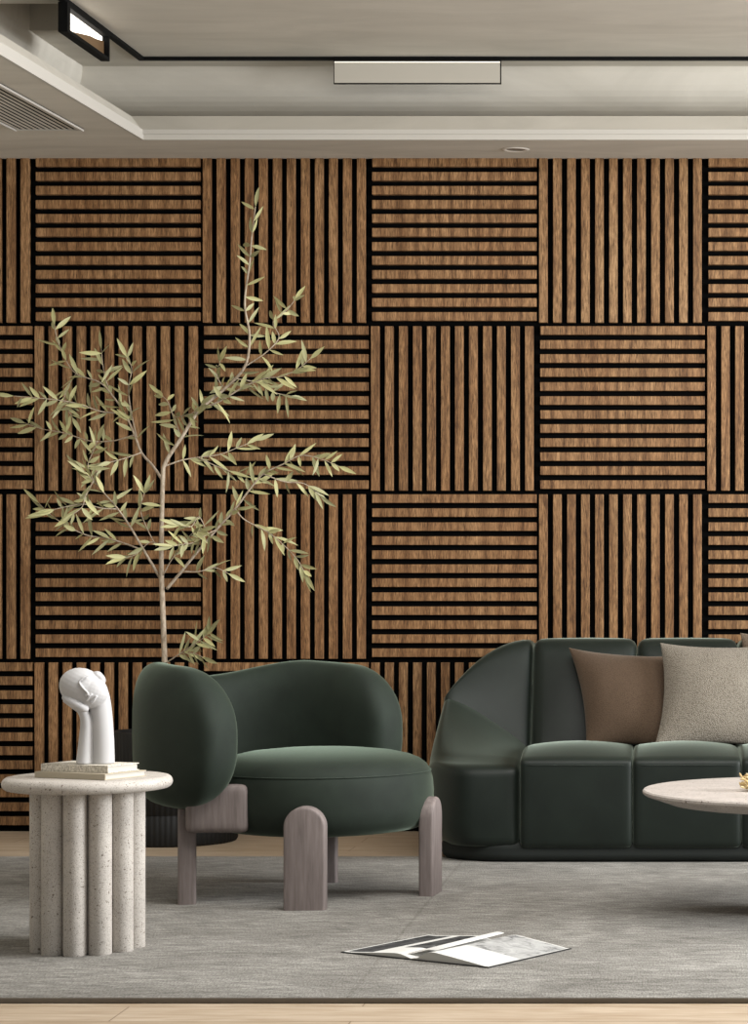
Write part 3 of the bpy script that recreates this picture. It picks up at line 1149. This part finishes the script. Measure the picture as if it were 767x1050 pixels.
# ------------------------------------------------------------------ potted olive tree
def olive_tree():
    D_ = 6.84
    pc = pos((180 - CX) * 6.86 / F, 6.86, FLOOR_Z)
    t = thing('potted_olive_tree', 'slender olive tree in a dark ribbed pot behind the green armchair', 'potted tree', pc)
    zp = 0.418
    bm = bmesh.new()
    prof = [(0, FLOOR_Z + 0.0005), (0.232, FLOOR_Z + 0.0005), (0.238, FLOOR_Z + 0.01), (0.240, 0.10), (0.236, 0.104), (0.236, 0.108), (0.241, 0.112), (0.243, 0.30), (0.2445, zp - 0.004), (0.242, zp), (0.222, zp), (0.220, zp - 0.06), (0, zp - 0.06)]
    add_lathe(bm, prof, pc.x, pc.y, 288, wob=lambda an, z: 1 - 0.014 * (0.5 + 0.5 * math.cos(72 * an)) if z < zp - 0.06 or z < 0.3 else 1)
    obj('pot', bm, M_POT, t, smooth=180)
    bm = bmesh.new()
    add_lathe(bm, [(0, zp - 0.06), (0.2195, zp - 0.06), (0.2195, zp - 0.035), (0.12, zp - 0.026), (0, zp - 0.022)], pc.x, pc.y, 40)
    obj('soil', bm, M_SOIL, t, smooth=60)

    rng = random.Random(21)

    def path(pxs, d_start, d_end, n=6):
        m = len(pxs)
        return smooth_path([pt(x, y, d_start + (d_end - d_start) * k / (m - 1)) for k, (x, y) in enumerate(pxs)], n)
    branches = []           # (path, r0, r1, leafy-from, density)
    T0 = [(172, 748), (169, 700), (169, 681), (167, 623), (165.5, 575), (167, 493), (170, 474), (186, 449), (205, 420), (230, 399), (251, 376), (256, 345), (251, 311), (256, 270), (258, 245), (262, 212)]
    branches.append((path(T0, D_, D_ - 0.06), 0.0135, 0.0022, 0.50, 0.85))
    bl = [
        ([(171, 604), (186, 586), (203, 565), (222, 543), (241, 522), (256, 502), (270, 486), (290, 476), (309, 467), (330, 471), (347, 478)], -0.02, -0.16, 0.0065, 0.30, 1.2),
        ([(241, 522), (251, 533), (275, 546), (292, 560), (305, 574), (313, 588)], -0.08, -0.14, 0.003, 0.25, 1.1),
        ([(270, 486), (292, 494), (312, 496), (328, 508)], -0.12, -0.05, 0.0028, 0.2, 1.0),
        ([(165, 594), (155, 577), (145, 560), (134, 541), (121, 522), (108, 507), (96, 493), (84, 482)], 0.0, -0.18, 0.0065, 0.45, 1.1),
        ([(148, 565), (130, 558), (110, 552), (90, 549), (70, 540), (52, 528), (40, 516)], 0.02, -0.08, 0.004, 0.2, 1.25),
        ([(121, 522), (104, 521), (86, 517), (66, 520), (50, 524)], -0.10, -0.2, 0.003, 0.2, 1.2),
        ([(167, 493), (157, 478), (145, 464), (138, 446), (128, 424), (114, 404), (102, 392), (78, 383), (66, 366), (58, 345), (56, 333)], 0.0, 0.16, 0.006, 0.25, 1.0),
        ([(128, 424), (104, 422), (80, 414), (58, 410), (36, 408), (14, 406)], 0.10, -0.02, 0.0032, 0.15, 1.1),
        ([(138, 446), (116, 452), (92, 452), (66, 444), (44, 440), (26, 434)], 0.06, 0.18, 0.0032, 0.2, 1.1),
        ([(114, 404), (108, 388), (105, 370), (104, 358)], 0.12, 0.14, 0.0026, 0.1, 1.2),
        ([(140, 448), (134, 420), (132, 398), (135, 378), (130, 366)], 0.08, -0.04, 0.003, 0.2, 1.0),
        ([(186, 449), (178, 428), (172, 412), (164, 404)], -0.02, 0.08, 0.003, 0.2, 1.2),
        ([(205, 420), (228, 410), (251, 396), (272, 388), (289, 386), (306, 378), (318, 368)], -0.02, -0.14, 0.0038, 0.15, 1.3),
        ([(240, 388), (262, 392), (280, 402), (298, 406)], -0.04, 0.10, 0.0028, 0.15, 1.2),
        ([(251, 376), (272, 362), (286, 346), (280, 330), (294, 318), (302, 308)], -0.04, 0.06, 0.0028, 0.2, 1.0),
        ([(169, 478), (186, 472), (203, 469), (225, 466), (246, 458), (262, 452)], 0.0, 0.12, 0.0034, 0.2, 1.0),
        ([(203, 469), (222, 478), (244, 486), (258, 490)], 0.04, 0.1, 0.0025, 0.3, 1.0),
        ([(222, 543), (212, 548), (200, 556), (188, 558), (178, 560)], -0.06, -0.16, 0.0026, 0.15, 1.5),
        ([(186, 586), (204, 586), (220, 582), (234, 588)], -0.02, 0.06, 0.0024, 0.3, 1.1),
        ([(212, 545), (204, 530), (196, 540), (184, 538)], -0.05, -0.14, 0.0024, 0.15, 1.3),
        ([(145, 464), (128, 470), (108, 476), (96, 486)], 0.0, -0.12, 0.0028, 0.15, 1.1),
        ([(96, 493), (90, 478), (96, 462), (100, 452)], -0.14, -0.2, 0.0024, 0.1, 1.1),
        ([(170, 680), (182, 672), (194, 664), (206, 656), (214, 648)], -0.02, -0.10, 0.003, 0.3, 1.6),
        ([(186, 670), (198, 670), (208, 674)], -0.04, -0.10, 0.002, 0.1, 1.6),
        ([(178, 428), (196, 424), (208, 414)], 0.0, -0.12, 0.0024, 0.1, 1.3),
        ([(167, 590), (176, 574), (186, 562), (196, 548), (206, 544)], -0.02, -0.14, 0.0026, 0.35, 1.3),
        ([(167, 560), (154, 556), (140, 568), (128, 572)], 0.0, -0.10, 0.0022, 0.3, 1.2),
        ([(160, 560), (150, 540), (144, 522), (148, 506)], -0.02, -0.12, 0.0022, 0.3, 1.0),
        ([(96, 493), (88, 508), (84, 520), (74, 528)], -0.16, -0.2, 0.002, 0.1, 1.1),
        ([(78, 383), (70, 396), (66, 412), (74, 428)], 0.14, 0.06, 0.002, 0.2, 1.1),
        ([(230, 399), (222, 384), (226, 370)], -0.02, -0.14, 0.0022, 0.1, 1.4),
    ]
    for pxs, o0, o1, r0, lf, den in bl:
        branches.append((path(pxs, D_ + o0, D_ + o1), r0, 0.0012, lf, den))
    bm = bmesh.new()
    for p, r0, r1, lf, den in branches:
        n = len(p)
        add_tube(bm, p, [r0 + (r1 - r0) * (k / (n - 1)) ** 0.8 for k in range(n)], 7)
    obj('trunk', bm, M_BARK, t, smooth=180)['label'] = 'pale slender trunk with thin branches'

    lb = bmesh.new()

    def leaf(base, dv, L, W, roll):
        dv = dv.normalized()
        ref = Vector((0, -1, 0)) if abs(dv.y) < 0.9 else Vector((0, 0, 1))
        s = dv.cross(ref).normalized()
        nn = s.cross(dv)
        s, nn = s * math.cos(roll) + nn * math.sin(roll), nn * math.cos(roll) - s * math.sin(roll)
        bend = rng.uniform(-0.12, 0.22)
        prof_ = [(0.0, 0.06), (0.10, 0.35), (0.28, 0.88), (0.48, 1.0), (0.70, 0.78), (0.88, 0.38), (1.0, 0.0)]
        mid, le, ri = [], [], []
        for q, w in prof_:
            c = base + dv * (L * q) - nn * (bend * L * q * q)
            mid.append(lb.verts.new(c))
            if 0 < w:
                le.append(lb.verts.new(c + s * (W * w / 2) + nn * (W * w * 0.16)))
                ri.append(lb.verts.new(c - s * (W * w / 2) + nn * (W * w * 0.16)))
        for k in range(len(le) - 1):
            lb.faces.new((mid[k], mid[k + 1], le[k + 1], le[k]))
            lb.faces.new((mid[k + 1], mid[k], ri[k], ri[k + 1]))
        lb.faces.new((mid[-2], mid[-1], le[-1]))
        lb.faces.new((mid[-1], mid[-2], ri[-1]))

    for p, r0, r1, lf, den in branches:
        seg = [(b - a).length for a, b in zip(p, p[1:])]
        tot = sum(seg)
        s = lf * tot
        flip = 1
        while s < tot:
            acc = 0
            for a, b, l in zip(p, p[1:], seg):
                if acc + l >= s:
                    q = a.lerp(b, (s - acc) / l)
                    tg = (b - a).normalized()
                    break
                acc += l
            for side in (1, -1):
                if rng.random() < 0.10:
                    continue
                az = rng.uniform(-0.8, 0.8)
                sidev = Vector((-tg.z, 0, tg.x)) * side
                sidev = (sidev + Vector((0, math.sin(az) * 0.9, 0))).normalized()
                an = R(rng.uniform(12, 72))
                dv = tg * math.cos(an) + sidev * math.sin(an) + Vector((rng.uniform(-.35, .35), rng.uniform(-.3, .3), rng.uniform(-0.55, 0.25)))
                leaf(q, dv, rng.uniform(0.042, 0.098), rng.uniform(0.011, 0.019), rng.uniform(-1.0, 1.0))
            s += 0.037 / den * rng.uniform(0.7, 1.3)
        leaf(p[-1], p[-1] - p[-3], 0.08, 0.017, rng.uniform(-0.5, 0.5))
    for v in lb.verts:
        v.co.y = min(v.co.y, -0.03)
    obj('foliage', lb, M_LEAF, t, smooth=180, recalc=False)['label'] = 'narrow olive green leaves'


olive_tree()

# ------------------------------------------------------------------ light
world = bpy.data.worlds.new('world')
scene.world = world
world.use_nodes = True
wt = world.node_tree
bg = wt.nodes['Background']
bg.inputs[0].default_value = (1.0, 0.985, 0.955, 1)
tcw = wt.nodes.new('ShaderNodeTexCoord')
sxw = wt.nodes.new('ShaderNodeSeparateXYZ')
mrw = wt.nodes.new('ShaderNodeMapRange')          # brighter towards the window side of the room
mrw.interpolation_type = 'SMOOTHSTEP'
mrw.inputs['From Min'].default_value = -0.7
mrw.inputs['From Max'].default_value = 0.9
mrw.inputs['To Min'].default_value = 0.05
mrw.inputs['To Max'].default_value = 0.80
wt.links.new(tcw.outputs['Generated'], sxw.inputs[0])
wt.links.new(sxw.outputs[0], mrw.inputs[0])
wt.links.new(mrw.outputs[0], bg.inputs[1])


def area(name, loc, target, sx, sy, power, rgb):
    ld = bpy.data.lights.new(name, 'AREA')
    ld.shape = 'RECTANGLE'
    ld.size, ld.size_y = sx, sy
    ld.energy = power
    ld.color = rgb
    o = bpy.data.objects.new(name, ld)
    COL.objects.link(o)
    o.location = loc
    o.rotation_euler = (Vector(target) - Vector(loc)).to_track_quat('-Z', 'Y').to_euler()
    return o


area('window_light', pos(4.2, 4.6, 1.7), pos(-0.6, 5.8, 0.6), 2.2, 1.8, 400, (0.97, 0.985, 1.0))
area('ceiling_light', pos(0.3, 4.15, 2.6), pos(0.1, 5.0, 0.0), 2.6, 1.1, 105, (1.0, 0.98, 0.95))

scene.view_settings.view_transform = 'Standard'
scene.view_settings.look = 'None'
scene.view_settings.exposure = -0.08
